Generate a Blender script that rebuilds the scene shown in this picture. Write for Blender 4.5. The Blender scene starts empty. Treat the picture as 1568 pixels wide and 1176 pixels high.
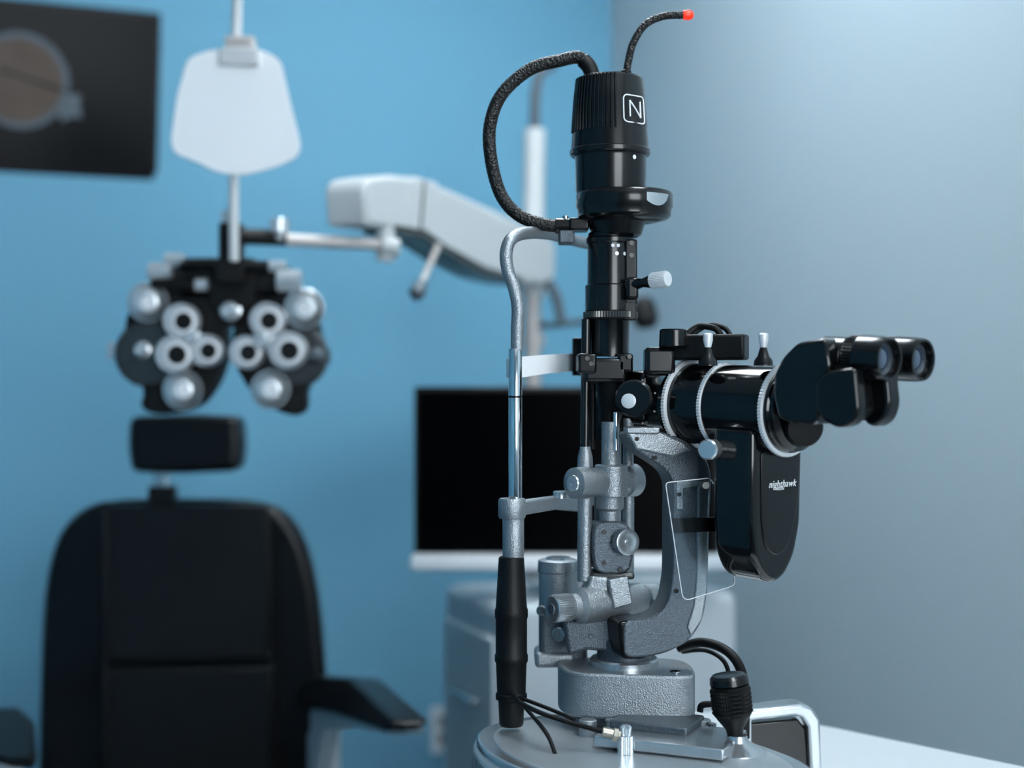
import bpy, bmesh, math, random
from mathutils import Vector, Matrix
random.seed(3)
F=2178.0; H=1.25
C0=Vector((0,0,H))
V=Vector
# ---------- image coordinate helpers : image pixel (u,v) + assumed depth y -> world metres ----------
def ray(u,v): return V(((u-784)/F,1,(588-v)/F))
def P(u,v,y): return C0+ray(u,v)*y
def onp(u,v,p,n):
    d=ray(u,v); return C0+d*((p-C0).dot(n)/d.dot(n))
def R(px,y): return px/F*y
def lin(c):
    c=c/255.0
    return c/12.92 if c<=0.04045 else ((c+0.055)/1.055)**2.4
def col(r,g,b): return (lin(r),lin(g),lin(b),1)
# ---------- materials ----------
def mat(name,c,rough=0.5,metal=0.0,bump=0.0,bscale=300,var=0.0,vscale=6,coat=0.0,emis=None,estr=0,trans=0,ior=1.45,spec=None,detail=3):
    m=bpy.data.materials.new(name); m.use_nodes=True
    nt=m.node_tree; b=nt.nodes['Principled BSDF']
    b.inputs['Base Color'].default_value=c; b.inputs['Roughness'].default_value=rough
    b.inputs['Metallic'].default_value=metal; b.inputs['Coat Weight'].default_value=coat
    b.inputs['IOR'].default_value=ior
    if spec is not None: b.inputs['Specular IOR Level'].default_value=spec
    if trans: b.inputs['Transmission Weight'].default_value=trans
    if emis: b.inputs['Emission Color'].default_value=emis; b.inputs['Emission Strength'].default_value=estr
    tc=nt.nodes.new('ShaderNodeTexCoord')
    if bump:
        n=nt.nodes.new('ShaderNodeTexNoise'); n.inputs['Scale'].default_value=bscale; n.inputs['Detail'].default_value=detail
        nt.links.new(tc.outputs['Object'],n.inputs['Vector'])
        bp=nt.nodes.new('ShaderNodeBump'); bp.inputs['Strength'].default_value=bump; bp.inputs['Distance'].default_value=0.001
        nt.links.new(n.outputs['Fac'],bp.inputs['Height']); nt.links.new(bp.outputs['Normal'],b.inputs['Normal'])
    if var:
        n2=nt.nodes.new('ShaderNodeTexNoise'); n2.inputs['Scale'].default_value=vscale; n2.inputs['Detail'].default_value=4
        nt.links.new(tc.outputs['Object'],n2.inputs['Vector'])
        mx=nt.nodes.new('ShaderNodeMix'); mx.data_type='RGBA'
        mx.inputs['A'].default_value=tuple(x*(1-var) for x in c[:3])+(1,)
        mx.inputs['B'].default_value=tuple(min(1,x*(1+var)) for x in c[:3])+(1,)
        nt.links.new(n2.outputs['Fac'],mx.inputs['Factor']); nt.links.new(mx.outputs['Result'],b.inputs['Base Color'])
    return m
M={}
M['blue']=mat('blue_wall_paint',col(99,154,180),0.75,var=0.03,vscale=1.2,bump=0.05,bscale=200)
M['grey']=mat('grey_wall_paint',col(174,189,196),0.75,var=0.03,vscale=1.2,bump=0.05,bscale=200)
M['white']=mat('white_ceiling_paint',col(222,226,228),0.8,var=0.02)
M['floor']=mat('vinyl_floor',col(75,84,92),0.45,var=0.15,vscale=9)
M['black']=mat('black_satin_enamel',col(6,7,8),0.23,coat=0.15,var=0.1,vscale=40,spec=.4)
M['gloss']=mat('black_gloss_enamel',col(4,5,6),0.12,coat=0.3,var=0.1,vscale=30,spec=.4)
M['matte']=mat('black_matte_plastic',col(6,7,8),0.46,var=0.15,vscale=60,bump=0.2,bscale=900,spec=.3)
M['rubber']=mat('black_rubber',col(6,7,8),0.55,bump=0.3,bscale=700,spec=.3)
M['silver']=mat('hammered_silver_paint',col(150,156,160),0.3,0.75,bump=0.7,bscale=750,var=0.2,vscale=420)
M['dsilver']=mat('dark_hammered_paint',col(88,96,103),0.33,0.65,bump=0.8,bscale=700,var=0.3,vscale=380)
M['alu']=mat('satin_aluminium',col(196,201,204),0.24,0.85,bump=0.12,bscale=500,var=0.06,vscale=60)
M['chrome']=mat('polished_chrome',col(220,225,228),0.1,1.0,var=0.03,vscale=30)
M['ring']=mat('knurled_aluminium',col(224,227,229),0.4,0.3,var=0.1,vscale=200)
M['pring']=mat('phoropter_ring_metal',col(212,216,220),0.3,0.4,var=0.1,vscale=200)
M['dial']=mat('chromed_dial',col(220,225,228),0.26,0.6,var=0.08,vscale=60)
M['wht']=mat('white_mark',col(240,242,244),0.4,var=0.02)
M['cream']=mat('cream_plastic',col(212,214,214),0.38,var=0.03,vscale=10)
M['card']=mat('white_card_plastic',col(250,251,253),0.35,var=0.02,vscale=14)
M['red']=mat('red_led_cap',col(240,50,25),0.3,emis=col(255,45,20),estr=0.7,var=0.05)
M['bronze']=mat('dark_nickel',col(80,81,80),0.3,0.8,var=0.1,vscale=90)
M['brass']=mat('nickel_connector',col(168,162,150),0.3,0.8,var=0.1,vscale=90)
M['leather']=mat('black_leather',col(10,12,14),0.42,bump=0.35,bscale=260,var=0.2,vscale=25,spec=.35)
M['leather2']=mat('black_leather_side',col(6,7,9),0.33,bump=0.25,bscale=260,var=0.2,vscale=25,spec=.35)
M['screen']=mat('dark_screen',col(1,1,2),0.3,var=0.1,spec=0.03)
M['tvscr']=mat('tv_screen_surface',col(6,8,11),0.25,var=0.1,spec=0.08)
M['brown']=mat('tv_shape_brown',col(88,77,71),0.5,var=0.25,vscale=14,spec=.1)
M['tvg']=mat('tv_shape_grey',col(88,97,104),0.5,var=0.2,vscale=14,spec=.1)
M['cab']=mat('cabinet_laminate',col(188,196,201),0.45,var=0.03,vscale=5)
M['table']=mat('table_laminate',col(230,234,237),0.3,var=0.02,vscale=5)
M['pole']=mat('warm_painted_metal',col(194,187,183),0.35,0.2,var=0.05)
M['lens']=mat('coated_glass_lens',col(40,58,78),0.04,coat=1.0,var=0.1,spec=1.0)
M['base']=mat('base_casting_paint',col(186,193,197),0.26,0.5,var=0.05,bump=0.3,bscale=700)
g=bpy.data.materials.new('clear_acrylic'); g.use_nodes=True
nt=g.node_tree; nt.nodes.clear()
o=nt.nodes.new('ShaderNodeOutputMaterial'); tr=nt.nodes.new('ShaderNodeBsdfTransparent'); gl=nt.nodes.new('ShaderNodeBsdfGlossy')
gl.inputs['Roughness'].default_value=0.03; tr.inputs['Color'].default_value=(0.86,0.9,0.92,1)
ms=nt.nodes.new('ShaderNodeMixShader'); fr=nt.nodes.new('ShaderNodeFresnel'); fr.inputs['IOR'].default_value=1.5
nt.links.new(fr.outputs[0],ms.inputs[0]); nt.links.new(tr.outputs[0],ms.inputs[1]); nt.links.new(gl.outputs[0],ms.inputs[2]); nt.links.new(ms.outputs[0],o.inputs[0])
M['acryl']=g
b_=mat('braided_sleeve',col(9,10,11),0.48); nt=b_.node_tree
tc=nt.nodes.new('ShaderNodeTexCoord'); vo=nt.nodes.new('ShaderNodeTexVoronoi'); vo.inputs['Scale'].default_value=420
bp=nt.nodes.new('ShaderNodeBump'); bp.inputs['Strength'].default_value=0.8; bp.inputs['Distance'].default_value=0.0015
nt.links.new(tc.outputs['Object'],vo.inputs['Vector']); nt.links.new(vo.outputs['Distance'],bp.inputs['Height']); nt.links.new(bp.outputs['Normal'],nt.nodes['Principled BSDF'].inputs['Normal'])
M['braid']=b_
# ---------- mesh helpers ----------
CUR=[None]
def top(name,loc):
    e=bpy.data.objects.new(name,None); e.location=loc; e.empty_display_size=0.05
    bpy.context.collection.objects.link(e); CUR[0]=e; return e
def link(name,me,m,bevel=0,seg=2,ang=35,sub=0):
    ob=bpy.data.objects.new(name,me); bpy.context.collection.objects.link(ob)
    me.materials.append(M[m] if isinstance(m,str) else m)
    for p in me.polygons: p.use_smooth=True
    me.set_sharp_from_angle(angle=math.radians(ang))
    if bevel:
        b=ob.modifiers.new('bevel','BEVEL'); b.width=bevel; b.segments=seg; b.limit_method='ANGLE'; b.angle_limit=math.radians(35); b.harden_normals=False
    e=CUR[0]
    if e is not None:
        ob.parent=e; ob.matrix_parent_inverse=Matrix.Translation(e.location).inverted()
    return ob
def frame(ax):
    ax=ax.normalized(); t=V((0,0,1)) if abs(ax.z)<0.9 else V((1,0,0))
    a=ax.cross(t).normalized(); b=ax.cross(a).normalized(); return a,b
def lathe(name,o,ax,prof,m,seg=56,flute=None,bevel=0.0,ang=35):
    ax=ax.normalized(); a,b=frame(ax); bm=bmesh.new(); rings=[]
    if flute: seg=flute[0]*2
    for q in prof:
        t,r=q[0],max(q[1],1e-5); k=flute and (len(q)<3 or q[2])
        rg=[]
        for i in range(seg):
            th=2*math.pi*i/seg; rr=r*(1-(flute[1] if (k and i%2) else 0))
            rg.append(bm.verts.new(o+ax*t+(a*math.cos(th)+b*math.sin(th))*rr))
        rings.append(rg)
    for r0,r1 in zip(rings,rings[1:]):
        for i in range(seg):
            j=(i+1)%seg; bm.faces.new((r0[i],r0[j],r1[j],r1[i]))
    bm.faces.new(rings[0]); bm.faces.new(rings[-1])
    bmesh.ops.recalc_face_normals(bm,faces=bm.faces)
    me=bpy.data.meshes.new(name); bm.to_mesh(me); bm.free()
    return link(name,me,m,bevel=bevel,ang=ang)
def cyl(name,p0,p1,r,m,r1=None,bevel=0.0008,seg=40,flute=None):
    ax=p1-p0; L=ax.length; r1=r if r1 is None else r1
    c=min(bevel,L*0.3,r*0.4,r1*0.9)
    pr=[(0,r-c),(c,r),(L-c,r1),(L,r1-c)] if c>0 else [(0,r),(L,r1)]
    return lathe(name,p0,ax,pr,m,seg=seg,flute=flute)
def vl(name,u,y,prof,m,flute=None,seg=64):
    vb=prof[-1][0]; o=P(u,vb,y)
    pr=[((vb-q[0])/F*y,R(q[1],y))+tuple(q[2:]) for q in prof]
    return lathe(name,o,V((0,0,1)),pr,m,flute=flute,seg=seg)
def box(name,c,size,m,rot=None,bevel=0.001,seg=3):
    bm=bmesh.new(); bmesh.ops.create_cube(bm,size=1)
    for v in bm.verts: v.co=V((v.co.x*size[0],v.co.y*size[1],v.co.z*size[2]))
    if rot is not None: bmesh.ops.transform(bm,matrix=rot.to_4x4(),verts=bm.verts)
    bmesh.ops.translate(bm,vec=c,verts=bm.verts)
    me=bpy.data.meshes.new(name); bm.to_mesh(me); bm.free()
    return link(name,me,m,bevel=bevel,seg=seg)
def bx(name,u0,u1,v0,v1,y,dep,m,yaw=0,bevel=0.0012,seg=3):
    c=P((u0+u1)/2,(v0+v1)/2,y)+V((0,dep/2,0))
    return box(name,c,(R(abs(u1-u0),y),dep,R(abs(v1-v0),y)),m,rot=Matrix.Rotation(math.radians(yaw),3,'Z'),bevel=bevel,seg=seg)
def prism(name,pts,ext,m,bevel=0.001,seg=3,ang=35):
    bm=bmesh.new(); f=[bm.verts.new(p) for p in pts]; g=[bm.verts.new(p+ext) for p in pts]
    bm.faces.new(f); bm.faces.new(g[::-1]); n=len(f)
    for i in range(n):
        j=(i+1)%n; bm.faces.new((f[i],f[j],g[j],g[i]))
    bmesh.ops.recalc_face_normals(bm,faces=bm.faces)
    me=bpy.data.meshes.new(name); bm.to_mesh(me); bm.free()
    return link(name,me,m,bevel=bevel,seg=seg,ang=ang)
def chaikin(p,n=2,closed=True):
    for _ in range(n):
        q=[]; L=len(p)
        for i in range(L if closed else L-1):
            a=p[i]; b=p[(i+1)%L]
            q.append(tuple(a[k]*.75+b[k]*.25 for k in range(len(a)))); q.append(tuple(a[k]*.25+b[k]*.75 for k in range(len(a))))
        p=q if closed else [p[0]]+q+[p[-1]]
    return p
def roundc(p,r=8,n=4):
    out=[]; L=len(p)
    for i in range(L):
        a=V(p[i-1]+(0,)); b=V(p[i]+(0,)); c=V(p[(i+1)%L]+(0,))
        ra=min(r,(a-b).length*.45); rc=min(r,(c-b).length*.45)
        s=b+(a-b).normalized()*ra; e=b+(c-b).normalized()*rc
        for k in range(n+1):
            t=k/n; q=s*(1-t)**2+b*2*t*(1-t)+e*t*t; out.append((q.x,q.y))
    return out
def prismuv(name,uv,p,n,dep,m,bevel=0.001,sm=0,seg=3,rc=0):
    n=n.normalized()
    if n.y>0: n=-n
    if rc: uv=roundc(uv,rc)
    if sm: uv=chaikin(uv,sm)
    return prism(name,[onp(a,b,p,n) for a,b in uv],-n*dep,m,bevel=bevel,seg=seg)
def catmull(p,n=10):
    q=[]; L=len(p)
    for i in range(L-1):
        p0=p[max(i-1,0)];p1=p[i];p2=p[i+1];p3=p[min(i+2,L-1)]
        for k in range(n):
            t=k/n
            q.append(0.5*((2*p1)+(p2-p0)*t+(2*p0-5*p1+4*p2-p3)*t*t+(3*p1-p0-3*p2+p3)*t**3))
    q.append(p[-1]); return q
def tube(name,pts,r,m,n=10,seg=20,ends=None,rib=0):
    p=catmull([V(x) for x in pts],n) if n>1 else pts
    bm=bmesh.new(); rings=[]; T=(p[1]-p[0]).normalized(); a,b=frame(T); L=len(p)
    for i,q in enumerate(p):
        t2=(p[min(i+1,L-1)]-p[max(i-1,0)]).normalized()
        ax=T.cross(t2)
        if ax.length>1e-6:
            Rm=Matrix.Rotation(T.angle(t2),3,ax.normalized()); a=Rm@a; b=Rm@b
        T=t2
        rr=r if ends is None else r+(ends-r)*i/(L-1)
        if rib: rr*=1+rib*(i%2)
        rings.append([bm.verts.new(q+(a*math.cos(2*math.pi*k/seg)+b*math.sin(2*math.pi*k/seg))*rr) for k in range(seg)])
    for r0,r1 in zip(rings,rings[1:]):
        for k in range(seg):
            j=(k+1)%seg; bm.faces.new((r0[k],r0[j],r1[j],r1[k]))
    bm.faces.new(rings[0]); bm.faces.new(rings[-1]); bmesh.ops.recalc_face_normals(bm,faces=bm.faces)
    me=bpy.data.meshes.new(name); bm.to_mesh(me); bm.free()
    return link(name,me,m,ang=50)
def uvt(name,lst,rpx,m,n=10,**k):
    ym=sum(q[2] for q in lst)/len(lst)
    return tube(name,[P(*q) for q in lst],R(rpx,ym),m,n=n,**k)
def text(name,s,loc,xdir,updir,size,m,depth=0.0003,shear=0):
    cu=bpy.data.curves.new(name,'FONT'); cu.body=s; cu.size=size; cu.extrude=depth; cu.align_x='CENTER'; cu.align_y='CENTER'; cu.shear=shear
    cu.space_character=1.05
    ob=bpy.data.objects.new(name,cu); bpy.context.collection.objects.link(ob); cu.materials.append(M[m])
    x=xdir.normalized(); z=x.cross(updir).normalized(); y=z.cross(x)
    mw=Matrix.Translation(loc)@Matrix((x,y,z)).transposed().to_4x4()
    e=CUR[0]; ob.parent=e; ob.matrix_parent_inverse=Matrix.Translation(e.location).inverted(); ob.matrix_basis=mw
    return ob
# ================= ROOM =================
CO=V((0.267,3.8,0)); ea=V((-.927,-.375,0)).normalized(); eb=V((.375,-.927,0)).normalized()
def rm(a,b,z): return CO+ea*a+eb*b+V((0,0,z))
rotR=Matrix((ea,eb,V((0,0,1)))).transposed()
def rbox(name,a0,a1,b0,b1,z0,z1,m,bevel=0):
    CUR[0]=None
    return box(name,rm((a0+a1)/2,(b0+b1)/2,(z0+z1)/2),(abs(a1-a0),abs(b1-b0),z1-z0),m,rot=rotR,bevel=bevel)
W=3.3; D=5.2; HC=2.75
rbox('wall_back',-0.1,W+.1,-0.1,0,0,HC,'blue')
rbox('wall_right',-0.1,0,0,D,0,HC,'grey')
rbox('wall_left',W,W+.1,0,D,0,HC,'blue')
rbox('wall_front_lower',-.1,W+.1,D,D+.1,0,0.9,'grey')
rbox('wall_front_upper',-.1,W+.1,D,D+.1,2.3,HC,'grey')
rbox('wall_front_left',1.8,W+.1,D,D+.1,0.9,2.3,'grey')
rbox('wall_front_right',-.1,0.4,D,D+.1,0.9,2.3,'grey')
rbox('floor',-.1,W+.1,-.1,D+.1,-.1,0,'floor')
rbox('ceiling',-.1,W+.1,-.1,D+.1,HC,HC+.1,'white')
rbox('baseboard_back',0.012,W,0,0.012,0,0.1,'white',0.002)
rbox('baseboard_right',0,0.012,0,D,0,0.1,'white',0.002)
def part(name,a0,a1,b0,b1,z0,z1,m,bevel=0.002):
    return box(name,rm((a0+a1)/2,(b0+b1)/2,(z0+z1)/2),(abs(a1-a0),abs(b1-b0),z1-z0),m,rot=rotR,bevel=bevel)
top('added_window',rm(1.1,D,0.9))  # unseen window frame, added around the lamp behind the camera
for i,(a0,a1,z0,z1) in enumerate([(0.4,1.8,.9,.95),(0.4,1.8,2.25,2.3),(0.4,.45,.9,2.3),(1.75,1.8,.9,2.3),(1.08,1.12,.9,2.3)]):
    part('frame_%d'%i,a0,a1,D+.0,D+.06,z0,z1,'white')
def area(name,loc,target,sx,sy,power,c):
    l=bpy.data.lights.new(name,'AREA'); l.shape='RECTANGLE'; l.size=sx; l.size_y=sy; l.energy=power; l.color=c
    ob=bpy.data.objects.new(name,l); bpy.context.collection.objects.link(ob); ob.location=loc
    ob.rotation_euler=(V(target)-V(loc)).to_track_quat('-Z','Y').to_euler(); return ob
def panel(nm,a,b,sx,sy,pw,c):
    top(nm,rm(a,b,HC-.02)); 
    for i,(x0,x1,y0,y1) in enumerate([(-sx/2-.03,-sx/2,-sy/2,sy/2),(sx/2,sx/2+.03,-sy/2,sy/2),(-sx/2-.03,sx/2+.03,-sy/2-.03,-sy/2),(-sx/2-.03,sx/2+.03,sy/2,sy/2+.03)]):
        part('frame_%d'%i,a+x0,a+x1,b+y0,b+y1,HC-.03,HC,'white')
    l=area(nm+'_lamp',rm(a,b,HC-.02),rm(a,b,0),sx,sy,pw,c)
    l.rotation_euler=(rotR.to_4x4()@Matrix.Rotation(math.pi,4,'X')).to_euler()
    l.parent=CUR[0]; l.matrix_parent_inverse=Matrix.Translation(CUR[0].location).inverted()
LC=(0.92,0.97,1.0)
panel('added_ceiling_light',0.75,1.25,0.6,0.6,47,LC)  # unseen ceiling panels, added and placed for their light on the walls
panel('added_ceiling_light.001',0.7,3.0,0.6,0.6,44,LC)
wl=area('added_window_light',rm(1.1,D-.02,1.6),rm(1.1,0,1.3),1.35,1.3,58,(0.88,0.95,1.0))  # added lamp, lights the scene from behind the camera
# ================= TV on wall =================
pt=P(247,20,3.30)
top('wall_mounted_television',rm(1.5,.04,1.95))
xr=-ea; tilt=math.radians(9)
n=(eb*math.cos(tilt)-V((0,0,1))*math.sin(tilt)).normalized(); up=(V((0,0,1))*math.cos(tilt)+eb*math.sin(tilt)).normalized()
rotT=Matrix((xr,-n,up)).transposed()
tw,th=0.72,0.405
ctr=pt-xr*tw/2-up*th/2
box('casing',ctr-n*0.015,(tw,0.03,th),'matte',rot=rotT,bevel=0.004)
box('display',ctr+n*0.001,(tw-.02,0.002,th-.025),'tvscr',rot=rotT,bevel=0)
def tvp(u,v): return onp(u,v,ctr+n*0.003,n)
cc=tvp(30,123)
lathe('tv_shape_circle',cc,n,[(0,0.108),(0.0008,0.108)],'tvg')  # flat grey and brown shapes laid on the display
lathe('tv_shape_disc',cc+n*.001,n,[(0,0.094),(0.0008,0.094)],'brown')
prism('tv_shape_handle',[tvp(*q)+n*.0006 for q in chaikin([(88,150),(125,140),(122,165),(128,182),(108,178),(92,190)],1)],n*.0006,'tvg',bevel=0)
prism('tv_shape_line',[tvp(*q)+n*.0022 for q in [(0,104),(100,138),(100,142),(0,108)]],n*.0005,'tvscr',bevel=0)
box('bracket_plate',rm(1.52,.006,1.93),(0.2,0.012,0.2),'black',rot=rotR)
cyl('bracket_arm',rm(1.52,.01,1.93),ctr-n*.028,0.02,'black')
# ================= outlet =================
oc=onp(681,1116,rm(0,.0,0),eb)
top('wall_outlet',oc)
box('plate',oc+eb*.004,(0.075,0.007,0.115),'card',rot=rotR,bevel=0.002)
for s in (-1,1):
    box('socket_%d'%s,oc+eb*.009+V((0,0,.022*s)),(0.034,0.003,0.028),'matte',rot=rotR,bevel=0.001)
# ================= cabinet + monitor =================
cn=V((-.015,2.4,0)); ew=-eb; es=-ea
cw,cs=0.30,0.46; zt=H-(915-588)/F*2.5
top('instrument_cabinet',cn+V((.3,.3,0)))
rc=Matrix((es,ew,V((0,0,1)))).transposed()
box('carcass',cn+es*cs/2+ew*cw/2+V((0,0,zt/2)),(cs,cw,zt),'cab',rot=rc,bevel=0.02,seg=5)
box('front_panel',cn-es*.004+ew*cw/2+V((0,0,zt/2)),(0.012,cw-.05,zt-.12),'cab',rot=rc,bevel=0.004)
box('pull',cn-es*.016+ew*cw/2+V((0,0,zt-.18)),(0.014,cw*.4,.012),'alu',rot=rc,bevel=0.004)
top('computer_monitor',P(868,905,2.55))
bx('housing',634,1102,592,858,2.52,0.025,'matte',bevel=0.004)
bx('display',641,1095,600,849,2.516,0.003,'screen',bevel=0)
bx('tray',628,1120,853,874,2.46,0.10,'card',bevel=0.006)
bx('neck',800,900,700,876,2.545,0.025,'cab',bevel=0.004)
box('foot',V((.15,2.60,zt+.007)),(0.22,0.13,0.012),'cab',bevel=0.004,rot=rc)
box('neck_lower',V((.12,2.575,(zt+.012+P(0,870,2.56).z)/2)),(.11,.02,P(0,870,2.56).z-zt-.01),'cab',bevel=.002)
# ================= exam chair =================
top('exam_chair',V((-.57,2.4,0)))
yc=2.5
out=[(52,1330),(56,1100),(62,930),(72,860),(92,808),(125,778),(165,767),(240,765),(330,765),(395,768),(432,782),(462,820),(483,890),(495,1000),(499,1120),(492,1330)]
N=V((0,-1,0.0))
prismuv('back_shell',out,P(270,900,yc+.03),N,0.05,'leather2',bevel=0.018,seg=5,sm=1)
prismuv('bolster_l',[(58,1300),(62,1050),(68,920),(78,858),(98,812),(128,784),(154,775),(160,1000),(160,1300)],P(270,900,yc-.02),V((-.5,-1,0)),0.06,'leather2',bevel=0.018,seg=5,rc=6)
prismuv('bolster_r',[(492,1300),(492,1050),(484,925),(470,860),(450,815),(428,788),(412,776),(412,1000),(412,1300)],P(270,900,yc-.02),V((.5,-1,0)),0.06,'leather2',bevel=0.018,seg=5,rc=6)
prismuv('back_cushion',[(159,774),(409,774),(411,900),(413,1010),(161,1012),(159,900)],P(270,900,yc+.0),N,0.045,'leather',bevel=0.012,seg=4,rc=5)
prismuv('lumbar_cushion',[(162,1026),(414,1022),(416,1150),(416,1300),(160,1300),(160,1150)],P(270,900,yc-.012),N,0.055,'leather',bevel=0.014,seg=4,rc=5)
for i,u in enumerate((160,411)):
    uvt('piping_%d'%i,[(u,780,yc+.0),(u+1,900,yc-.004),(u+1,1010,yc-.004),(u+1,1100,yc-.012),(u+1,1290,yc-.012)],3.0,'leather2',seg=10)
hr=roundc([(197,638),(280,635),(364,638),(369,680),(364,722),(280,726),(199,723),(194,680)],14)
prismuv('headrest',hr,P(280,680,yc-.02),N,0.075,'leather2',bevel=0.014,seg=5)
bx('headrest_stem',234,256,715,790,yc+.03,0.015,'alu')
bx('headrest_clamp',226,266,745,775,yc+.02,0.03,'matte')
prism('armrest_r',[P(*q) for q in [(500,1052,2.5),(535,1036,2.44),(585,1038,2.33),(655,1098,2.0),(657,1112,1.98),(640,1118,2.0),(560,1090,2.2),(505,1080,2.45)]],V((-.055,.0,0.0)),'leather2',bevel=0.008,seg=4)
prism('armrest_r_bracket',[P(*q) for q in [(500,1085,2.46),(560,1092,2.25),(648,1112,2.0),(655,1124,2.0),(620,1126,2.05),(560,1112,2.2),(520,1118,2.4),(500,1230,2.46)]],V((-.03,.005,0)),'cab',bevel=0.005)
prism('armrest_l',[P(*q) for q in [(30,1082,2.45),(48,1100,2.3),(52,1150,2.15),(46,1165,2.12),(10,1160,2.15),(-30,1150,2.15),(-30,1085,2.45)]],V((0,0.02,-.02)),'matte',bevel=0.008,seg=4)
box('armrest_l_post',P(15,1250,2.42),(.03,.05,.25),'cab',bevel=.006)
box('seat',V((-.56,2.24,.49)),(.50,.50,.11),'leather',bevel=0.035,seg=5)
box('seat_frame',V((-.56,2.3,.41)),(.44,.5,.05),'cab',bevel=0.01)
bx('side_cover',470,516,1120,1330,2.49,.06,'cab',bevel=.01)
cyl('pedestal',V((-.56,2.35,.03)),V((-.56,2.35,.40)),0.07,'cab')
cyl('pedestal_base',V((-.56,2.35,0.0)),V((-.56,2.35,.04)),0.28,'matte',bevel=.01)
# ================= phoropter =================
yp=2.2; top('phoropter',P(350,500,yp)); FW=V((0,-1,0))
L=[(195,475),(215,448),(250,440),(300,440),(335,450),(347,490),(345,555),(325,600),(300,625),(262,634),(230,634),(213,622),(222,598),(198,572),(186,530)]
Rr=[(372,450),(420,442),(458,452),(482,480),(493,525),(486,568),(466,597),(470,622),(458,637),(435,634),(400,617),(370,582),(354,540),(358,490)]
prismuv('body_l',L,P(350,500,yp),FW,0.045,'matte',bevel=0.003,sm=1)
prismuv('body_r',Rr,P(350,500,yp),FW,0.045,'matte',bevel=0.003,sm=1)
def disc(nm,u,v,r,m,t0=0.0,prof=None,fl=None):
    o=P(u,v,yp-t0); r=R(r,yp)
    pr=prof or [(0,.96),(.001,1.0),(.010,1.0),(.013,.93),(.014,.74),(.020,.70),(.026,.62),(.028,.45),(.026,.40)]
    return lathe(nm,o,FW,[(a,b*r) for a,b in pr],m,flute=fl)
lathe('gear_l',P(232,542,yp+.01),FW,[(0,R(52,yp)),(.02,R(52,yp)),(.024,R(46,yp))],'bronze',flute=(60,.03))
lathe('gear_r',P(455,545,yp+.01),FW,[(0,R(50,yp)),(.02,R(50,yp)),(.024,R(44,yp))],'bronze',flute=(60,.03))
ringp=[(0,1.0),(.02,1.0),(.026,.9),(.026,.55),(.006,.52)]
for i,(u,v,r) in enumerate([(281,492,27),(271,543,29),(319,537,25),(412,491,27),(443,537,29),(380,540,26)]):
    e_=.006 if i in(1,4) else 0
    disc('lens_ring_%d'%i,u,v,r,'pring',.012+e_,ringp)
    disc('lens_bore_%d'%i,u,v,r*.50,'matte',.0388+e_,[(0,1),(.0004,1)])
    disc('lens_step_%d'%i,u,v,r*.80,'bronze',.0381+e_,[(0,1),(.0003,.97)])
    disc('lens_step_in_%d'%i,u,v,r*.74,'wht',.0384+e_-.0001,[(0,1),(.0003,.97)])
for i,(u,v,r) in enumerate([(228,463,31),(467,473,31),(281,597,30),(415,596,30)]):
    disc('dial_%d'%i,u,v,r,'dial',.01)
    disc('dial_hub_%d'%i,u,v,r*.4,'wht',.034,[(0,1),(.004,.9)])
    disc('dial_groove_%d'%i,u,v,r*.86,'bronze',.0236,[(0,1),(.0006,1)])
disc('dial_small_l',221,536,13,'dial',.01); disc('dial_small_r',486,545,13,'dsilver',.01)
disc('bubble_level',355,475,17,'dial',.0); disc('gear_mid_l',297,517,14,'dial',.02); disc('gear_mid_r',405,522,18,'dial',.02)
bx('side_tab_l',164,190,524,550,yp+.01,.02,'dial'); bx('side_tab_r',488,504,535,555,yp+.01,.02,'dsilver')
bx('top_bar',258,442,408,442,yp-.01,.05,'matte'); bx('top_plate',275,425,432,456,yp,.04,'matte')
bx('pd_block',322,388,395,470,yp-.015,.05,'matte'); 
for i,(u0,u1,v,r,m) in enumerate([(228,262,415,13,'dial'),(252,282,397,10,'dial'),(276,330,404,9,'matte'),(380,412,408,9,'matte'),(412,438,408,9,'dial'),(425,462,430,17,'dial'),(258,300,436,11,'matte'),(290,318,436,10,'dial'),(232,256,436,8,'matte')]):
    cyl('adjuster_%d'%i,P(u0,v,yp-.02),P(u1,v,yp-.02),R(r,yp),m)
bx('bridge',340,372,440,500,yp,.03,'matte')
bx('hanger',334,368,340,420,yp-.005,.04,'matte',bevel=.004)
bx('hanger_cap',338,352,322,345,yp,.02,'dial')
uvt('card_rod',[(358,400,2.17),(358,200,2.17),(362,60,2.17),(365,-90,2.17)],7.5,'cream',n=3)
bx('rod_clamp',330,372,402,432,2.15,.04,'matte')
cyl('arm_sleeve',P(366,362,2.22),P(438,364,2.24),R(13,yp),'matte')
cyl('sleeve_knob',P(428,335,2.22),P(428,357,2.22),R(15,yp),'dial')
cyl('sleeve_knob_neck',P(428,355,2.225),P(428,366,2.23),R(8,yp),'dial')
cyl('arm_rod',P(436,367,2.24),P(580,374,2.28),R(9.5,2.25),'pole')
top('near_point_card',P(364,160,2.15))
cd=[(287,88),(322,76),(362,74),(402,76),(430,92),(443,150),(461,222),(456,240),(428,254),(395,263),(372,268),(350,267),(328,262),(302,248),(268,236),(261,218),(270,150)]
prismuv('card',cd,P(364,160,2.14),V((.12,-1,.0)),.004,'card',bevel=.001,rc=14)
bx('clip',334,396,72,100,2.13,.014,'cream',bevel=.004); bx('clip_body',343,388,54,78,2.135,.03,'pole',bevel=.004)
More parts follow.
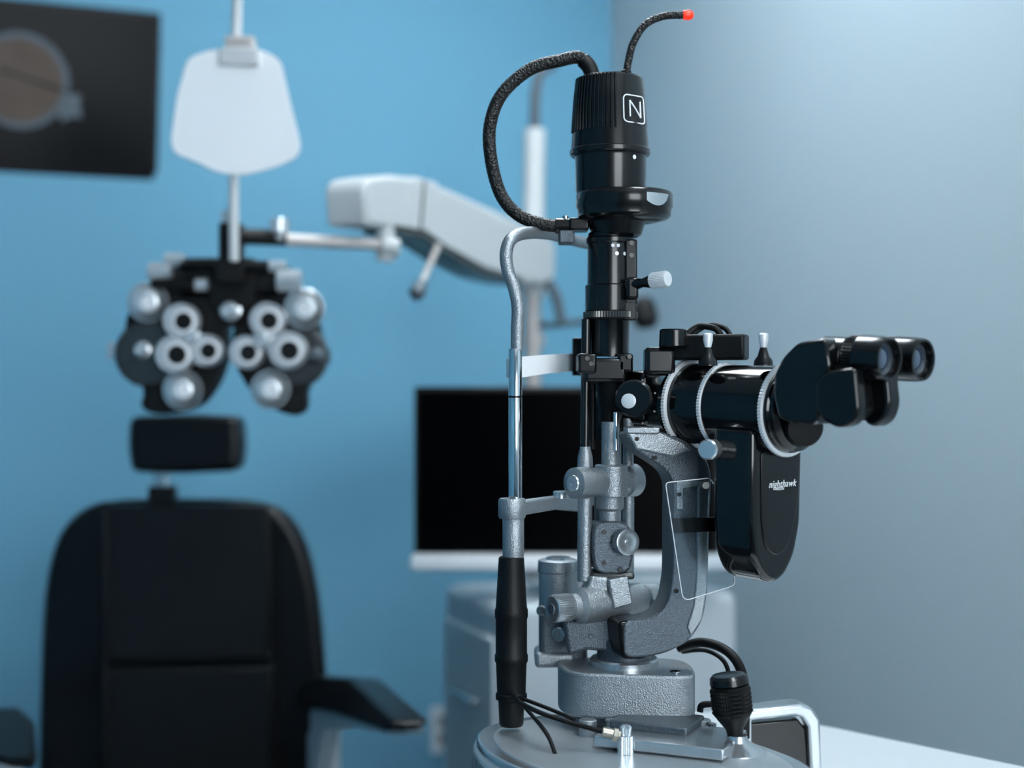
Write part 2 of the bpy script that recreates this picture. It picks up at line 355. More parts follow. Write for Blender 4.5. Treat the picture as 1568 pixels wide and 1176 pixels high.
# ================= phoropter stand =================
top('phoropter_stand',V((.044,2.9,0)))
pa=P(600,310,2.29); pb=P(835,400,2.85); nn=(pb-pa).cross(V((0,0,1))); 
arm=[(558,290),(564,272),(600,267),(645,273),(660,280),(690,291),(765,325),(846,364),(852,375),(850,428),(836,437),(800,434),(745,418),(690,388),(650,358),(604,351),(562,344)]
prismuv('swing_arm',arm,pa,nn,.075,'cream',bevel=.010,seg=4,rc=8)
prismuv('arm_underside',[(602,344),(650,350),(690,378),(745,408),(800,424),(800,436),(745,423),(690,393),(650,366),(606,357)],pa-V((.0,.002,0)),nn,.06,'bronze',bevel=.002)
prismuv('arm_seam',[(648,276),(652,277),(646,352),(642,352)],pa-V((.0,.002,0)),nn,.01,'bronze',bevel=0)
prismuv('arm_collar',[(636,270),(672,280),(664,366),(628,352)],pa-V((.0,.0015,0)),nn,.0778,'cream',bevel=.004)
cyl('arm_joint',P(590,345,2.30),P(590,400,2.30),R(14,2.3),'cream')
cyl('joint_knob',P(586,378,2.29),P(612,380,2.29),R(14,2.3),'cream')
uvt('handle',[(672,375,2.42),(655,412,2.40),(641,445,2.37)],5,'pole',n=6)
lathe('handle_grip',P(647,430,2.385),P(634,460,2.37)-P(647,430,2.385),[(0,.006),(.01,.012),(.026,.014),(.036,.007)],'dsilver')
ypo=2.9
cyl('pole_lower',V((P(815,0,ypo).x,ypo,.02)),P(815,420,ypo),R(13,ypo),'pole')
cyl('pole_upper',P(817,340,ypo),P(819,198,ypo),R(16,ypo),'cream')
cyl('pole_collar',P(816,455,ypo),P(816,415,ypo),R(20,ypo),'cream')
cyl('pole_collar_low',P(816,530,ypo),P(816,512,ypo),R(18,ypo),'pole')
uvt('lamp_gooseneck',[(819,200,ypo),(819,160,ypo),(822,130,ypo),(828,112,ypo),(850,98,ypo)],8,'dsilver',n=8)
uvt('brake_lever',[(838,430,2.82),(852,455,2.82),(860,495,2.82)],8,'dsilver',n=6)
cyl('stand_base',V((P(815,0,ypo).x,ypo,0)),V((P(815,0,ypo).x,ypo,.03)),.2,'matte',bevel=.01)
uvt('side_lamp_arm',[(820,500,ypo),(900,492,2.85),(980,480,2.8)],5,'dsilver',n=5)
lathe('side_lamp_head',P(985,455,2.8),P(990,505,2.8)-P(985,455,2.8),[(0,.012),(.012,.022),(.045,.026),(.062,.016)],'matte')
# ================= table =================
zT=.83
top('instrument_table',V((.25,1.4,0)))
tp=[(.78,1.34),(.58,1.55),(.28,1.865),(.12,1.76),(.0,1.6),(-.05,1.45),(-.05,1.15),(.1,1.0),(.5,.98),(.75,1.1)]
prism('top',[V((a,b,zT-.03)) for a,b in chaikin(tp,2)],V((0,0,.03)),'table',bevel=.006)
cyl('column',V((.3,1.4,.04)),V((.3,1.4,zT-.03)),.045,'cab'); cyl('foot',V((.3,1.4,0)),V((.3,1.4,.05)),.25,'matte',bevel=.01)
# ================= SLIT LAMP =================
top('slit_lamp_biomicroscope',V((.12,1.45,zT)))
Y=1.5
zb=.895
bp_=[(-.045,1.43),(-.03,1.49),(.02,1.53),(.10,1.55),(.19,1.50),(.25,1.40),(.285,1.33),(.28,1.24),(.2,1.2),(.05,1.25),(-.02,1.34)]
bpc=chaikin(bp_,3)
prism('base_casting',[V((a,b,zT)) for a,b in bpc],V((0,0,zb-zT-.006)),'base',bevel=.008,seg=4)
cx,cy=.115,1.39
prism('base_rim',[V((cx+(a-cx)*.97,cy+(b-cy)*.97,zb-.012)) for a,b in bpc],V((0,0,.012)),'alu',bevel=.003)
prism('base_well',[V((cx+(a-cx)*.86,cy+(b-cy)*.86,zb-.002)) for a,b in bpc],V((0,0,.0035)),'base',bevel=.001)
rz=Matrix.Rotation(math.radians(-24),3,'Z')
box('slide_plate',V((.155,1.39,zb+.009)),(.13,.085,.011),'alu',rot=rz,bevel=.002)
box('slide_plate_upper',V((.145,1.42,zb+.018)),(.08,.06,.008),'dsilver',rot=rz,bevel=.002)
for i,(u,v) in enumerate([(1007,1118),(1075,1105),(940,1125),(900,1110)]):
    q=P(u,v,1.43); cyl('pillar_%d'%i,V((q.x,q.y,zb)),V((q.x,q.y,zb+.018)),.009,'silver',bevel=.001)
for i,(a,b) in enumerate([(.10,1.375),(.20,1.42),(.205,1.345)]):
    lathe('plate_screw_%d'%i,V((a,b,zb+.0135)),V((0,0,1)),[(0,.004),(.0025,.004),(.003,.003)],'dsilver')
box('plate_block',P(1055,1150,1.37),(.05,.03,.018),'silver',rot=rz,bevel=.002)
lathe('knurled_post',P(958,1168,1.36),V((0,0,1)),[(0,.0065),(.008,.0065),(.009,.0078),(.026,.0078),(.027,.005),(.034,.006),(.036,.004)],'chrome',flute=(22,.12))
cyl('nickel_connector',P(922,1120,1.36),P(950,1126,1.36),.0048,'brass')
cyl('nickel_nut',P(938,1124,1.36),P(947,1126,1.36),.0066,'brass',flute=(6,.1))
uvt('cable_a',[(783,1062,1.43),(800,1078,1.41),(845,1098,1.38),(925,1121,1.36)],3.8,'rubber')
uvt('cable_b',[(788,1066,1.43),(810,1090,1.41),(838,1125,1.37),(852,1160,1.36)],3.2,'rubber')
uvt('cable_c',[(795,1068,1.43),(840,1085,1.40),(880,1102,1.38)],3.0,'rubber')
uvt('cable_rear',[(1040,992,1.52),(1075,984,1.5),(1110,995,1.48),(1132,1020,1.46),(1140,1060,1.45),(1140,1130,1.45)],7.5,'rubber')
uvt('cable_rear2',[(1045,998,1.53),(1080,996,1.51),(1108,1012,1.49),(1120,1045,1.48)],3.5,'rubber')
uvt('cable_small',[(1092,1078,1.44),(1075,1080,1.44),(1072,1090,1.44)],5,'rubber')
xa,xb=P(855,0,1.48).x,P(1062,0,1.47).x
blk=[(xa,1.475),(xa+.010,1.447),(xa+.035,1.437),(xb-.012,1.425),(xb-.001,1.435),(xb,1.50),(xb-.02,1.525),(xa+.02,1.53),(xa,1.51)]
bk=chaikin(blk,2)
prism('main_block',[V((a,b,.911)) for a,b in bk],V((0,0,.046)),'silver',bevel=.003)
prism('main_block_shelf',[V((.115+(a-.115)*.9,b+.004,.902)) for a,b in bk],V((0,0,.012)),'dsilver',bevel=.001)
xs=P(1035,0,1.44).x
cyl('block_screw',V((xs,1.445,.957)),V((xs,1.445,.9585)),.006,'chrome')
cyl('spindle',V((.117,1.49,.955)),V((.117,1.49,.985)),.028,'dsilver')
lathe('spindle_ring',V((.117,1.485,.957)),V((0,0,1)),[(0,.036),(.006,.036),(.008,.034)],'alu')
# joystick
ja=P(1129,1152,1.37); jb=P(1115,1030,1.37); jx=jb-ja; JL=jx.length
k=1.37/F
lathe('joystick_shaft',ja,jx,[(0,11*k),(JL*.15,11*k),(JL*.30,14*k),(JL*.42,24*k),(JL*.47,28*k),(JL*.5,28*k)],'matte')
lathe('joystick_grip',ja+jx*.47,jx,[(0,28*k,0),(.002,30*k),(JL*.33,31*k),(JL*.34,28*k,0),(JL*.37,29*k,0)],'matte',flute=(48,.05))
lathe('joystick_cap',ja+jx*.84,jx,[(0,27*k),(.002,30*k),(JL*.10,29*k),(JL*.135,25*k),(JL*.14,18*k)],'black')
for i in range(6):
    lathe('grip_groove_%d'%i,ja+jx*(.51+i*.052),jx,[(0,31.5*k),(.0008,31.5*k)],'matte')
jv=V((ja.x,ja.y,zb-.001))
lathe('joystick_boot',jv,V((0,0,1)),[(0,46*k),(.003,45*k),(.008,30*k),(.012,18*k),(.018,15*k)],'alu')
hy=1.50
hand=[(1138,1200),(1140,1098),(1144,1088),(1226,1078),(1244,1084),(1256,1102),(1260,1200),(1242,1200),(1238,1114),(1229,1099),(1218,1096),(1152,1104),(1152,1200)]
prismuv('carry_handle',hand,P(1200,1120,hy),V((.15,-1,0)),.03,'alu',bevel=.003)
prismuv('handle_insert',[(1146,1108),(1222,1101),(1234,1116),(1240,1195),(1146,1195)],P(1200,1120,hy+.008),V((.15,-1,0)),.015,'black',bevel=.002)
# --- headrest frame
y1=1.45
vl('grip_post',783,y1,[(852,17),(854,19.5),(880,21),(930,24),(934,25.5),(944,25.5),(948,24),(1000,24),(1003,25.5),(1012,25.5),(1015,23.5),(1060,22),(1062,24),(1070,24),(1072,20),(1108,18.5),(1111,17)],'matte')
vl('post_sleeve',786,y1,[(792,15),(795,16.5),(850,16.5),(856,15)],'silver')
vl('post_chrome',789,y1,[(534,9.5),(536,10.5),(765,10.5),(768,9.5)],'chrome')
vl('post_groove',789,y1,[(606,10.8),(609,10.8)],'matte'); 
vl('post_clamp',784,y1,[(763,19),(766,21),(791,21),(794,19)],'silver')
y2=1.70
fr_=[(792,536,y1),(792,505,y1),(793,470,y1),(787,440,y1),(778,415,y1),(775,388,y1),(783,366,1.455),(805,357,1.48),(840,358,1.53),(880,368,1.58),(920,378,1.64),(945,392,1.69),(948,430,y2),(942,470,y2),(940,540,y2)]
uvt('brow_frame',fr_,9.3,'silver',n=12,seg=28)
cyl('post_far',P(940,538,y2),P(940,880,y2),R(9.5,y2),'chrome')
cyl('post_far_sleeve',P(940,880,y2),V((P(940,0,y2).x,y2,zb)),R(20,y2),'matte')
box('far_post_foot',V((P(940,0,y2).x-.005,1.62,zb-.02)),(.05,.2,.03),'base',bevel=.006)
box('far_post_stand',V((P(940,0,y2).x,1.68,(zT+zb)/2-.014)),(.05,.06,zb-zT-.03),'base',bevel=.004)
prism('forehead_band',[P(*q) for q in [(778,549,1.455),(800,546,1.47),(840,543,1.52),(885,541,1.58),(885,568,1.58),(840,572,1.52),(800,578,1.47),(778,578,1.455)]],V((-.002,.003,0)),'card',bevel=.0006)
bx('band_bracket',877,902,517,575,1.56,.02,'black')
prism('chinrest_arm',[P(*q) for q in [(800,766,y1),(850,760,1.50),(884,752,1.55),(886,764,1.55),(886,784,1.54),(850,781,1.50),(800,790,y1)]],V((0,0.016,0)),'silver',bevel=.003)
cyl('chinrest_screw',P(858,752,1.5),P(858,764,1.5),R(11,1.5),'alu')
prism('chinrest_arm_far',[P(*q) for q in [(884,752,1.55),(940,745,1.70),(940,768,1.70),(884,780,1.55)]],V((0,0.012,0)),'dsilver',bevel=.003)
# --- illumination tower
vl('lamp_housing',934,Y,[(118.5,40),(119.5,47),(123,50.5),(135,52.5),(160,55),(200,57.5),(228,59.5),(236,60),(240,58.5)],'black')
def onh(th,v,r,u=934):
    c=P(u,v,Y); rr=R(r,Y); return c+V((math.sin(th),-math.cos(th),0))*rr
for i in range(15):
    th=math.radians(-88+i*6.6)
    pts=[(122,50.8),(160,55),(205,57.8)]
    tube('cooling_fin_%d'%i,[onh(th,v,r+0.4) for v,r in pts],.0011,'gloss',n=4,seg=8)
vl('lamp_lower',935,Y,[(236,57),(240,55),(244,54.5),(292,53.5),(298,52)],'black')
vl('lamp_lip',934,Y,[(229,60),(231,61.5),(237,61.5),(239,60)],'black')
def strip(nm,pts,w=.0009):
    tube(nm,pts,w,'wht',n=1,seg=8)
t0,t1=math.radians(17),math.radians(60)
def bd(s,t):
    v=155+t*41; return onh(t0+(t1-t0)*s,v,55+ (v-155)*.06+.6)
cor=[]
for (ca_,cb_,a0) in [(.85,.15,-90),(.85,.85,0),(.15,.85,90),(.15,.15,180)]:
    for kk in range(6):
        an=math.radians(a0+kk*18); cor.append((ca_+.15*math.cos(an),cb_+.15*math.sin(an)))
cor.append(cor[0])
strip('badge_border',[bd(a,b) for a,b in cor],.0008)
strip('badge_letter_a',[bd(.25,.8),bd(.25,.5),bd(.25,.2)],.0009)
strip('badge_letter_b',[bd(.25,.2),bd(.5,.5),bd(.75,.8)],.0009)
strip('badge_letter_c',[bd(.75,.8),bd(.75,.5),bd(.75,.2)],.0009)
lathe('indicator_dot',onh(math.radians(38),247,54.4),V((math.sin(.66),-math.cos(.66),0)),[(0,.0026),(.0006,.0022)],'wht')
vl('collar',956,Y-.005,[(294,66),(296,72),(300,74),(318,74),(322,72),(332,71),(336,66),(340,50)],'black')
vl('collar_neck',944,Y,[(336,46),(345,43),(360,38),(364,32)],'black')
bm=bmesh.new(); A=[];B=[]  # bright crescent patch, a chrome highlight built onto the collar
for i in range(11):
    a=.38+i*.062; s=i/10
    vt=303; vb=304+18*math.sin(math.pi*min(1,.15+s*.85))**.6
    for lst,vv in ((A,vt),(B,vb)): lst.append(bm.verts.new(P(956,vv,Y-.005)+V((math.sin(a),-math.cos(a),0))*R(74.8,Y)))
for i in range(10): bm.faces.new((A[i],A[i+1],B[i+1],B[i]))
me=bpy.data.meshes.new('collar_highlight'); bm.to_mesh(me); bm.free(); link('collar_highlight',me,'alu')
vl('column_upper',934,Y,[(356,31),(358,33.5),(364,34.5),(476,34.5),(478,33)],'black')
vl('column_step',934,Y,[(364,35),(366,36.5),(372,36.5),(374,35)],'black')
vl('column_sleeve',933,Y,[(436,35),(438,37),(476,37),(478,35)],'black')
bx('column_rail',957,976,366,466,Y-.02,.03,'black',bevel=.002)
for i,(u,v) in enumerate([(936,379),(944,379),(942,391),(954,391)]):
    th=math.asin((u-934)/34.5)
    lathe('column_mark_%d'%i,onh(th,v,34.3),V((math.sin(th),-math.cos(th),0)),[(0,.0018),(.0008,.0018)],'wht' if i in (0,1,3) else 'alu')
for i,(u,v) in enumerate([(967,372),(967,391),(967,452)]):
    lathe('column_screw_%d'%i,P(u,v,Y-.0205),FW,[(0,.0026),(.0012,.0024),(.0012,.0014),(.0005,.0014)],'bronze')
bx('lever_mount',960,978,424,458,Y-.03,.03,'black',bevel=.003)
lathe('lever_stem',P(962,437,Y-.02),P(1003,430,Y-.04)-P(962,437,Y-.02),[(0,.0065),(.008,.0065),(.018,.0045),(.028,.007),(.034,.0075)],'black')
lathe('lever_knob',P(998,430,Y-.04),P(1023,427,Y-.052)-P(1000,430,Y-.04),[(0,.0075),(.001,.0085),(.018,.0085),(.020,.0075)],'ring',flute=(30,.06))
vl('knurled_collar',935,Y,[(477,38,0),(478,42),(487,42),(489,39,0)],'bronze',flute=(60,.04))
vl('column_mid',933,Y,[(486,33),(490,31),(546,30)],'black')
bx('mid_bracket',955,974,462,490,Y-.02,.03,'black')
bx('column_rod_block',895,960,548,585,Y-.03,.05,'black',bevel=.004)
bx('clamp_left',885,914,541,572,Y-.035,.05,'black',bevel=.003)
bx('clamp_right',946,970,541,570,Y-.03,.04,'black',bevel=.003)
for i,(u,v) in enumerate([(899,549),(905,557),(964,546)]):
    lathe('clamp_screw_%d'%i,P(u,v,Y-.036),FW,[(0,.0024),(.0015,.0022),(.0015,.0014),(.0005,.0014)],'bronze')
cyl('rod_black_left',P(898,488,Y-.01),P(896,688,Y-.01),R(7.5,Y),'black')
cyl('rod_black_left2',P(908,572,Y+.01),P(907,688,Y+.01),R(5,Y),'matte')
vl('mirror_housing',932,Y,[(583,24),(590,20),(620,16),(650,14),(656,12)],'matte')
prismuv('mirror_bracket',[(915,600),(950,560),(965,575),(955,640),(948,672),(918,676),(912,640)],P(930,620,Y),FW,.03,'black',bevel=.003)
cyl('rod_silver_a',P(935,646,Y-.01),P(935,715,Y-.01),R(14,Y),'silver')
cyl('rod_silver_a2',P(943,630,Y-.018),P(943,690,Y-.018),R(4,Y),'chrome')
cyl('rod_silver_b',P(962,640,Y),P(962,715,Y),R(8,Y),'silver')
lathe('rod_foot',P(896,716,Y-.01),V((0,0,1)),[(0,R(12,Y)),(.012,R(11,Y)),(.02,R(8,Y)),(.022,R(8,Y))],'silver')
ta=P(878,740,Y-.05); tb=P(974,735,Y+.01); tx=tb-ta; TL=tx.length
k=Y/F
lathe('trunnion',ta,tx,[(0,20*k),(.001,23*k),(.016,24*k),(.017,22*k),(TL-.018,22*k),(TL-.017,25*k),(TL-.003,25*k),(TL,20*k)],'silver')
lathe('trunnion_cap',ta-tx.normalized()*.0005,-tx,[(0,13*k),(.0015,12*k),(.0016,4*k),(.001,3*k)],'alu')
cyl('trunnion_boss',P(936,712,Y-.02),P(936,760,Y-.02),25*k,'silver')
cyl('rod_low_left',P(896,755,Y-.02),P(895,890,Y-.02),R(11,Y),'silver')
cyl('rod_low_right',P(962,755,Y+.01),P(962,885,Y+.01),R(9,Y),'silver')
cyl('rod_low_mid',P(918,755,Y),P(918,885,Y),R(8,Y),'dsilver')
vl('slit_drive_top',934,Y-.01,[(756,18),(760,21),(778,21),(782,17),(800,17)],'silver')
prismuv('slit_drive_body',[(913,800),(955,798),(968,812),(970,868),(955,880),(916,880),(907,860),(907,815)],P(935,830,Y-.03),V((.1,-1,0)),.04,'dsilver',bevel=.003,sm=1)
kx=V((.45,-.9,0.02)); ko=P(952,829,Y-.028)
lathe('slit_knob',ko,kx,[(0,15*k,0),(.003,15*k,0),(.0035,20*k),(.013,20*k),(.0135,17*k,0),(.0125,12*k,0),(.0125,4*k,0),(.015,3.5*k,0)],'alu',flute=(44,.05))
for i,(u,v) in enumerate([(925,815),(925,862),(950,872)]):
    lathe('drive_screw_%d'%i,P(u,v,Y-.031),FW,[(0,.0025),(.0012,.0022),(.0012,.0011),(.0004,.0011)],'bronze')
la=P(850,932,Y-.055); lb=P(1002,914,Y+.015); lx=(lb-la); LL=lx.length
lathe('centring_body',la,lx,[(0,18*k),(LL*.2,19*k),(LL*.24,27*k),(LL*.5,28*k),(LL*.84,24*k),(LL*.88,17*k),(LL,17*k)],'silver')
lathe('centring_knob_l',la-lx.normalized()*.004,lx,[(0,14*k,0),(0.0001,18*k,0),(.0012,20.5*k),(.022,20.5*k),(.024,18*k,0)],'alu',flute=(40,.06))
lathe('centring_knob_l_cap',la-lx.normalized()*.0035,-lx,[(0,8*k),(.0015,7*k)],'dsilver')
lathe('centring_knob_r',la+lx*.90,lx,[(0,18*k,0),(.001,20*k),(.014,20*k),(.0155,18*k,0)],'ring',flute=(40,.06))
prismuv('centring_plate',[(932,888),(962,882),(970,925),(940,934)],P(950,905,Y-.04),V((.2,-1,0)),.035,'silver',bevel=.002)
bx('centring_top',905,972,877,888,Y-.03,.04,'bronze',bevel=.003)
prismuv('centring_rib',[(905,882),(932,884),(932,950),(880,948),(895,905)],P(930,915,Y-.035),FW,.05,'silver',bevel=.003)
yb=1.555
vl('rear_boss',855,yb,[(856,26),(858,31),(874,32),(876,30),(960,30)],'silver')
vl('rear_boss_cap',855,yb,[(853,18),(857,20)],'alu')
bx('rear_block',826,900,928,1018,1.52,.05,'dsilver',bevel=.006,seg=4)
bx('rear_block_low',819,880,1000,1024,1.515,.05,'silver',bevel=.005,seg=4)
for i,(u,v,r) in enumerate([(831,934,8),(858,970,11)]):
    lathe('rear_screw_%d'%i,P(u,v,1.519),V((-.3,-1,0)),[(0,r*k),(.006,r*k),(.007,r*.85*k),(.007,r*.4*k),(.003,r*.4*k)],'alu')
prismuv('base_arm',[(862,950),(905,946),(960,944),(975,950),(975,1002),(940,1000),(900,996),(870,1005)],P(930,970,Y-.03),FW,.045,'dsilver',bevel=.004)
lathe('base_arm_screw',P(905,975,Y-.031),FW,[(0,4*k),(.001,3.5*k)],'dsilver')
an_=V((.25,-1,0))
ca=[(955,950),(990,948),(1012,938),(1024,918),(1030,880),(1031,740),(1022,722),(1000,706),(972,690),(958,662),(1012,660),(1048,672),(1078,694),(1090,722),(1087,800),(1084,905),(1077,950),(1056,982),(1022,1000),(985,1008),(955,1008)]
prismuv('microscope_arm',ca,P(1040,850,Y-.055),an_,.034,'dsilver',bevel=.003,rc=14,seg=4)
prismuv('arm_front_edge',[(1068,745),(1087,735),(1084,900),(1076,948),(1058,976),(1052,960),(1062,930),(1067,880)],P(1040,850,Y-.057),an_,.01,'silver',bevel=.002)
prismuv('arm_upper_plate',[(962,664),(1010,662),(1046,676),(1060,690),(1030,700),(975,688)],P(1040,850,Y-.058),an_,.01,'silver',bevel=.002)
prismuv('arm_black_sleeve',[(948,952),(975,950),(990,965),(1000,1000),(985,1010),(955,1010),(950,985)],P(970,980,Y-.066),an_,.04,'black',bevel=.003,rc=6)
prismuv('arm_bracket',[(1036,738),(1084,730),(1084,742),(1046,748),(1046,780),(1036,780)],P(1040,850,Y-.0565),an_,.003,'silver',bevel=0.0005)
for i,(u,v) in enumerate([(1040,757),(1003,701),(975,672),(1036,905)]):
    lathe('arm_screw_%d'%i,onp(u,v,P(1040,850,Y-.0585),an_),an_,[(0,3*k),(.001,3*k)],'matte')
sp=P(1075,830,Y-.09); sn=V((.5,-1,0)).normalized()
sh=[(1019,739),(1088,732),(1096,745),(1126,893),(1120,898),(1052,919),(1045,914)]
prismuv('breath_shield',sh,sp,sn,.0022,'acryl',bevel=0)
pl=[onp(a,b,sp,sn) for a,b in roundc(sh,6)]
tube('shield_edge',pl+[pl[0]],.00045,'wht',n=1,seg=6)
prismuv('shield_bar',[(1030,794),(1100,792),(1103,814),(1034,816)],sp+V((0,.006,0)),sn,.003,'matte',bevel=.0005)
lathe('shield_screw',onp(1080,743,sp,sn),-Vector((0,1,0)),[(0,7*k),(.002,7*k),(.004,5*k)],'bronze')
cyl('shield_post',onp(1080,743,sp,sn),P(1078,743,Y-.03),5*k,'chrome')
lathe('arm_clamp_knob',P(1098,687,1.40),P(1078,689,1.365)-P(1098,687,1.40),[(0,.006),(.012,.007),(.013,.010),(.028,.010),(.03,.0085)],'alu')
lathe('arm_clamp_shaft',P(1112,686,1.42),P(1078,689,1.372)-P(1112,686,1.42),[(0,.009),(.035,.0095)],'dsilver')
# --- microscope
c1=P(1060,618,1.466); c3=P(1207,627,1.376); d=(c3-c1).normalized(); lat=V((0,0,1)).cross(d).normalized()
if lat.y<0: lat=-lat
AL=(c3-c1).length; c2=c1+d*AL*.36
kk=1.42/F
def ringm(nm,c,r,w=.0042):
    lathe(nm,c-d*w/2,d,[(0,(r-3)*kk,0),(.0003,r*kk),(w-.0003,r*kk),(w,(r-3)*kk,0)],'ring',flute=(90,.025))
ringm('dial_ring_a',c1,70*1.46/1.42,.0042); ringm('dial_ring_b',c2,67,.0042); ringm('dial_ring_c',c3,71,.0042)
r1=64*kk
lathe('barrel',c1-d*.018,d,[(0,r1*.78),(.004,r1*.92),(.018,r1*.97),(.019,r1),(.018+AL*.34,r1),(.018+AL*.38,r1*.98),(.018+AL,r1*1.02),(.018+AL+.006,r1*1.0),(.018+AL+.012,r1*.85)],'gloss')
lathe('objective_housing',c1-d*.055,d,[(0,r1*.55),(.002,r1*.66),(.03,r1*.7),(.04,r1*.8)],'black')
dm=Matrix((d,lat,d.cross(lat))).transposed()
box('prism_cube',c1-d*.06-lat*.004+V((0,0,.004)),(.034,.046,.056),'black',rot=dm,bevel=.007,seg=4)
lathe('prism_side_dial',P(972,610,1.44),V((-.25,-1,0)),[(0,.019),(.008,.019),(.010,.017)],'black')
lathe('prism_dial_face',P(963,614,1.431),V((-.35,-1,0)),[(0,.0075),(.002,.0075),(.0026,.006)],'ring')
for i,(u,v) in enumerate([(984,582),(1003,602),(984,648),(1002,630)]):
    lathe('prism_screw_%d'%i,P(u,v,1.4285),V((0,-1,0)),[(0,.0012),(.001,.001)],'bronze')
bx('prism_shelf',960,1010,655,664,1.43,.05,'silver')
box('top_block',P(1080,532,1.45),(.085,.03,.026),'matte',rot=Matrix.Rotation(math.radians(-20),3,'Z'),bevel=.003)
vl('top_knob',1031,1.44,[(504,19),(506,21),(530,22),(532,20)],'black')
bx('top_neck',988,1035,531,575,1.44,.03,'black',bevel=.005)
bx('top_arm',1040,1145,516,528,1.44,.03,'black',yaw=-15,bevel=.002)
uvt('top_cable_a',[(1052,512,1.45),(1070,500,1.45),(1095,503,1.44),(1105,516,1.44)],5,'rubber')
uvt('top_cable_b',[(1060,512,1.46),(1085,498,1.47),(1110,503,1.46),(1122,520,1.45)],4,'rubber')
for nm,u,y_ in (('lever_a',1084,1.405),('lever_b',1169,1.365)):
    vl(nm+'_tip',u,y_,[(510,5),(512,7.5),(521,7.6),(532,4.8),(537,4.5)],'ring')
    vl(nm+'_cone',u,y_,[(532,5),(545,9),(552,14),(560,15)],'black')
hp=c3-d*.010
hs=[(1152,655),(1151,800),(1155,855),(1166,884),(1184,896),(1203,884),(1219,850),(1228,800),(1231,655)]
pts=[onp(a,b,hp,d) for a,b in roundc(hs,14)]
prism('camera_housing',pts,-d*.050,'gloss',bevel=.008,seg=6)
fs=[(1166,690),(1167,800),(1172,838),(1188,853),(1206,840),(1217,800),(1223,760),(1226,690)]
prism('camera_housing_panel',[onp(a,b,hp+d*.0015,d) for a,b in roundc(fs,10)],-d*.004,'black',bevel=.0012,seg=3)
text('maker_lettering','nighthawk',onp(1198,741,hp+d*.002,d),lat,V((0,0,1)),.0100,'wht',shear=.3)
text('maker_lettering_small','VISION',onp(1194,748.5,hp+d*.002,d),lat,V((0,0,1)),.0040,'wht',shear=.2)
lathe('tube_mount',c3+d*.002,d,[(0,r1*.96),(.010,r1*.96),(.014,r1*.85)],'black')
q3=P(1232,655,1.345)
lathe('mount_dial',q3+d*.0,V((.15,-1,-.1)),[(-.03,.018),(0,.0185),(.003,.017),(.004,.010)],'matte')
# binocular head
e1=P(1363,550,1.27); e2=e1+lat*.055
bh=[(1182,605),(1184,572),(1198,545),(1220,524),(1262,517),(1270,560),(1256,600),(1250,650),(1215,650),(1190,640)]
hb=c3+d*.02-lat*.048
prismuv('binocular_body',bh,hb,lat,.074,'gloss',bevel=.005,rc=8,seg=4)
lobe=[(1247,585),(1262,568),(1308,562),(1314,628),(1306,650),(1282,657),(1260,645),(1247,626)]
prismuv('prism_lobe_near',lobe,hb-lat*.003,lat,.016,'black',bevel=.004,rc=10,seg=4)
lobe2=[(1320,578),(1330,562),(1356,558),(1362,618),(1355,642),(1338,655),(1322,648)]
prismuv('prism_lobe_far',lobe2,hb+lat*.036,lat,.020,'black',bevel=.004,rc=10,seg=4)
prismuv('prism_body',[(1256,560),(1306,558),(1314,630),(1296,646),(1266,640)],hb+lat*.01,lat,.038,'matte',bevel=.004,rc=6)
ke=1.29/F; de=(d+V((0,0,-.02))).normalized()
for nm,e in (('eyepiece_near',e1),('eyepiece_far',e2)):
    lathe(nm+'_tube',e-de*.070,de,[(0,28*ke),(.002,31*ke),(.027,31*ke),(.028,29*ke),(.035,29*ke)],'black')
    lathe(nm+'_ring',e-de*.040,de,[(0,31*ke,0),(.0008,34.5*ke),(.012,34.5*ke),(.0128,32*ke,0)],'matte',flute=(40,.05))
    lathe(nm+'_cup',e-de*.029,de,[(0,32*ke),(.001,35.5*ke),(.018,35*ke),(.026,34*ke),(.029,32.5*ke),(.029,28.5*ke),(.023,25*ke),(.0205,24.5*ke)],'black')
    lathe(nm+'_bezel',e-de*.009,de,[(0,25*ke),(.0022,24.6*ke),(.0025,22.5*ke),(.0005,21.5*ke)],'dsilver')
    lathe(nm+'_lens',e-de*.010,de,[(0,22*ke),(.0025,18*ke),(.004,11*ke),(.0047,3*ke)],'lens')
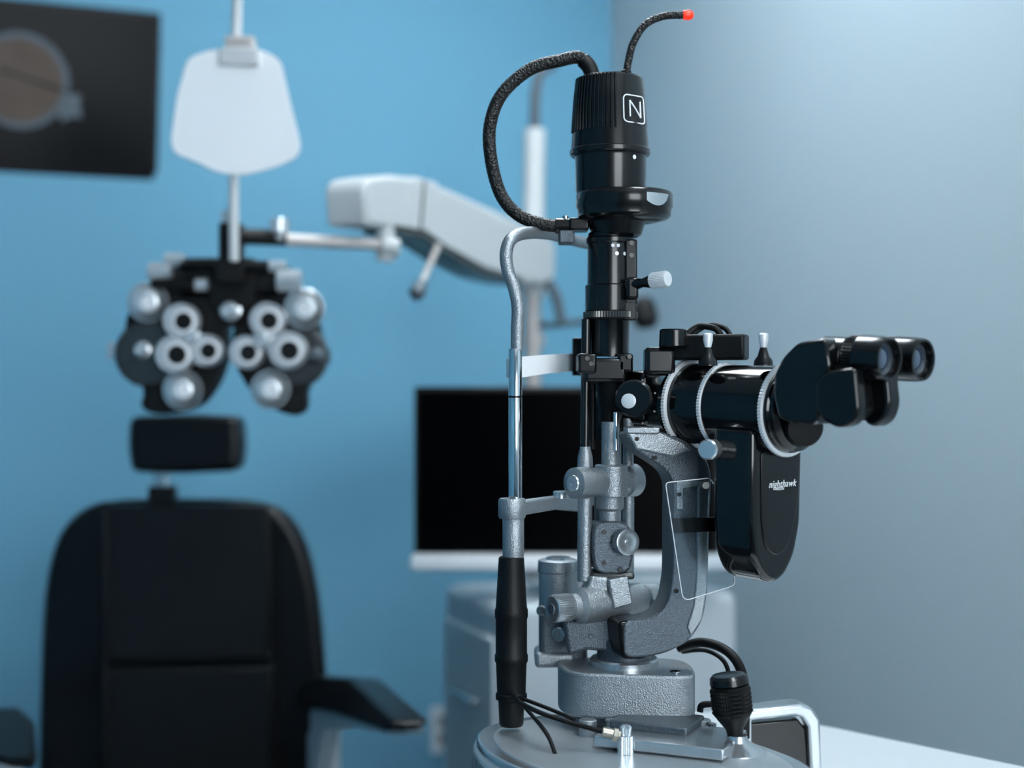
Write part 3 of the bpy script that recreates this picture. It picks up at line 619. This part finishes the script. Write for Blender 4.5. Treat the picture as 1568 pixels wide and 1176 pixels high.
prism('binocular_bridge',[e1-de*.055-V((0,0,.012)),e2-de*.055-V((0,0,.012)),e2-de*.055+V((0,0,.012)),e1-de*.055+V((0,0,.012))],-de*.03,'black',bevel=.004)
# hose + fixation lamp
uvt('power_hose',[(908,124,1.5),(900,100,1.5),(886,88,1.5),(860,92,1.5),(812,106,1.5),(768,145,1.5),(750,195,1.5),(753,250,1.5),(768,300,1.5),(795,330,1.5),(830,343,1.5),(858,346,1.5)],9.8,'braid',n=14,seg=24,rib=.03)
uvt('hose_strain_relief',[(910,126,1.5),(903,104,1.5),(893,92,1.5)],12,'matte',n=6)
cyl('hose_end',P(850,346,1.5),P(872,346,1.5),R(12,1.5),'black')
bx('hose_clamp',872,902,333,352,1.49,.03,'black',bevel=.002); bx('hose_clamp_low',856,880,352,372,1.49,.03,'dsilver',bevel=.002)
cyl('hose_clamp_screw',P(866,330,1.5),P(866,372,1.5),R(5,1.5),'chrome')
uvt('fixation_gooseneck',[(958,120,1.5),(962,95,1.5),(970,65,1.5),(988,38,1.5),(1015,25,1.5),(1046,23,1.5)],5.6,'braid',n=12,seg=18,rib=.05)
cyl('fixation_socket',P(958,122,1.5),P(959,108,1.5),R(8,1.5),'matte')
lathe('fixation_lamp',P(1046,23,1.5),V((1,0,0)),[(0,7*k),(.006,8*k),(.009,6.5*k),(.011,3*k)],'red')
# ================= world, camera =================
w=bpy.data.worlds.new('world'); bpy.context.scene.world=w; w.use_nodes=True
w.node_tree.nodes['Background'].inputs[0].default_value=(.55,.75,1,1); w.node_tree.nodes['Background'].inputs[1].default_value=0.6
cam=bpy.data.cameras.new('camera'); co=bpy.data.objects.new('camera',cam); bpy.context.collection.objects.link(co)
co.location=C0; co.rotation_euler=(math.pi/2,0,0); cam.lens=50; cam.sensor_width=36; cam.clip_start=.05
cam.dof.use_dof=True; cam.dof.focus_distance=1.43; cam.dof.aperture_fstop=2.1
sc=bpy.context.scene; sc.camera=co
sc.view_settings.view_transform='Standard'; sc.view_settings.look='None'
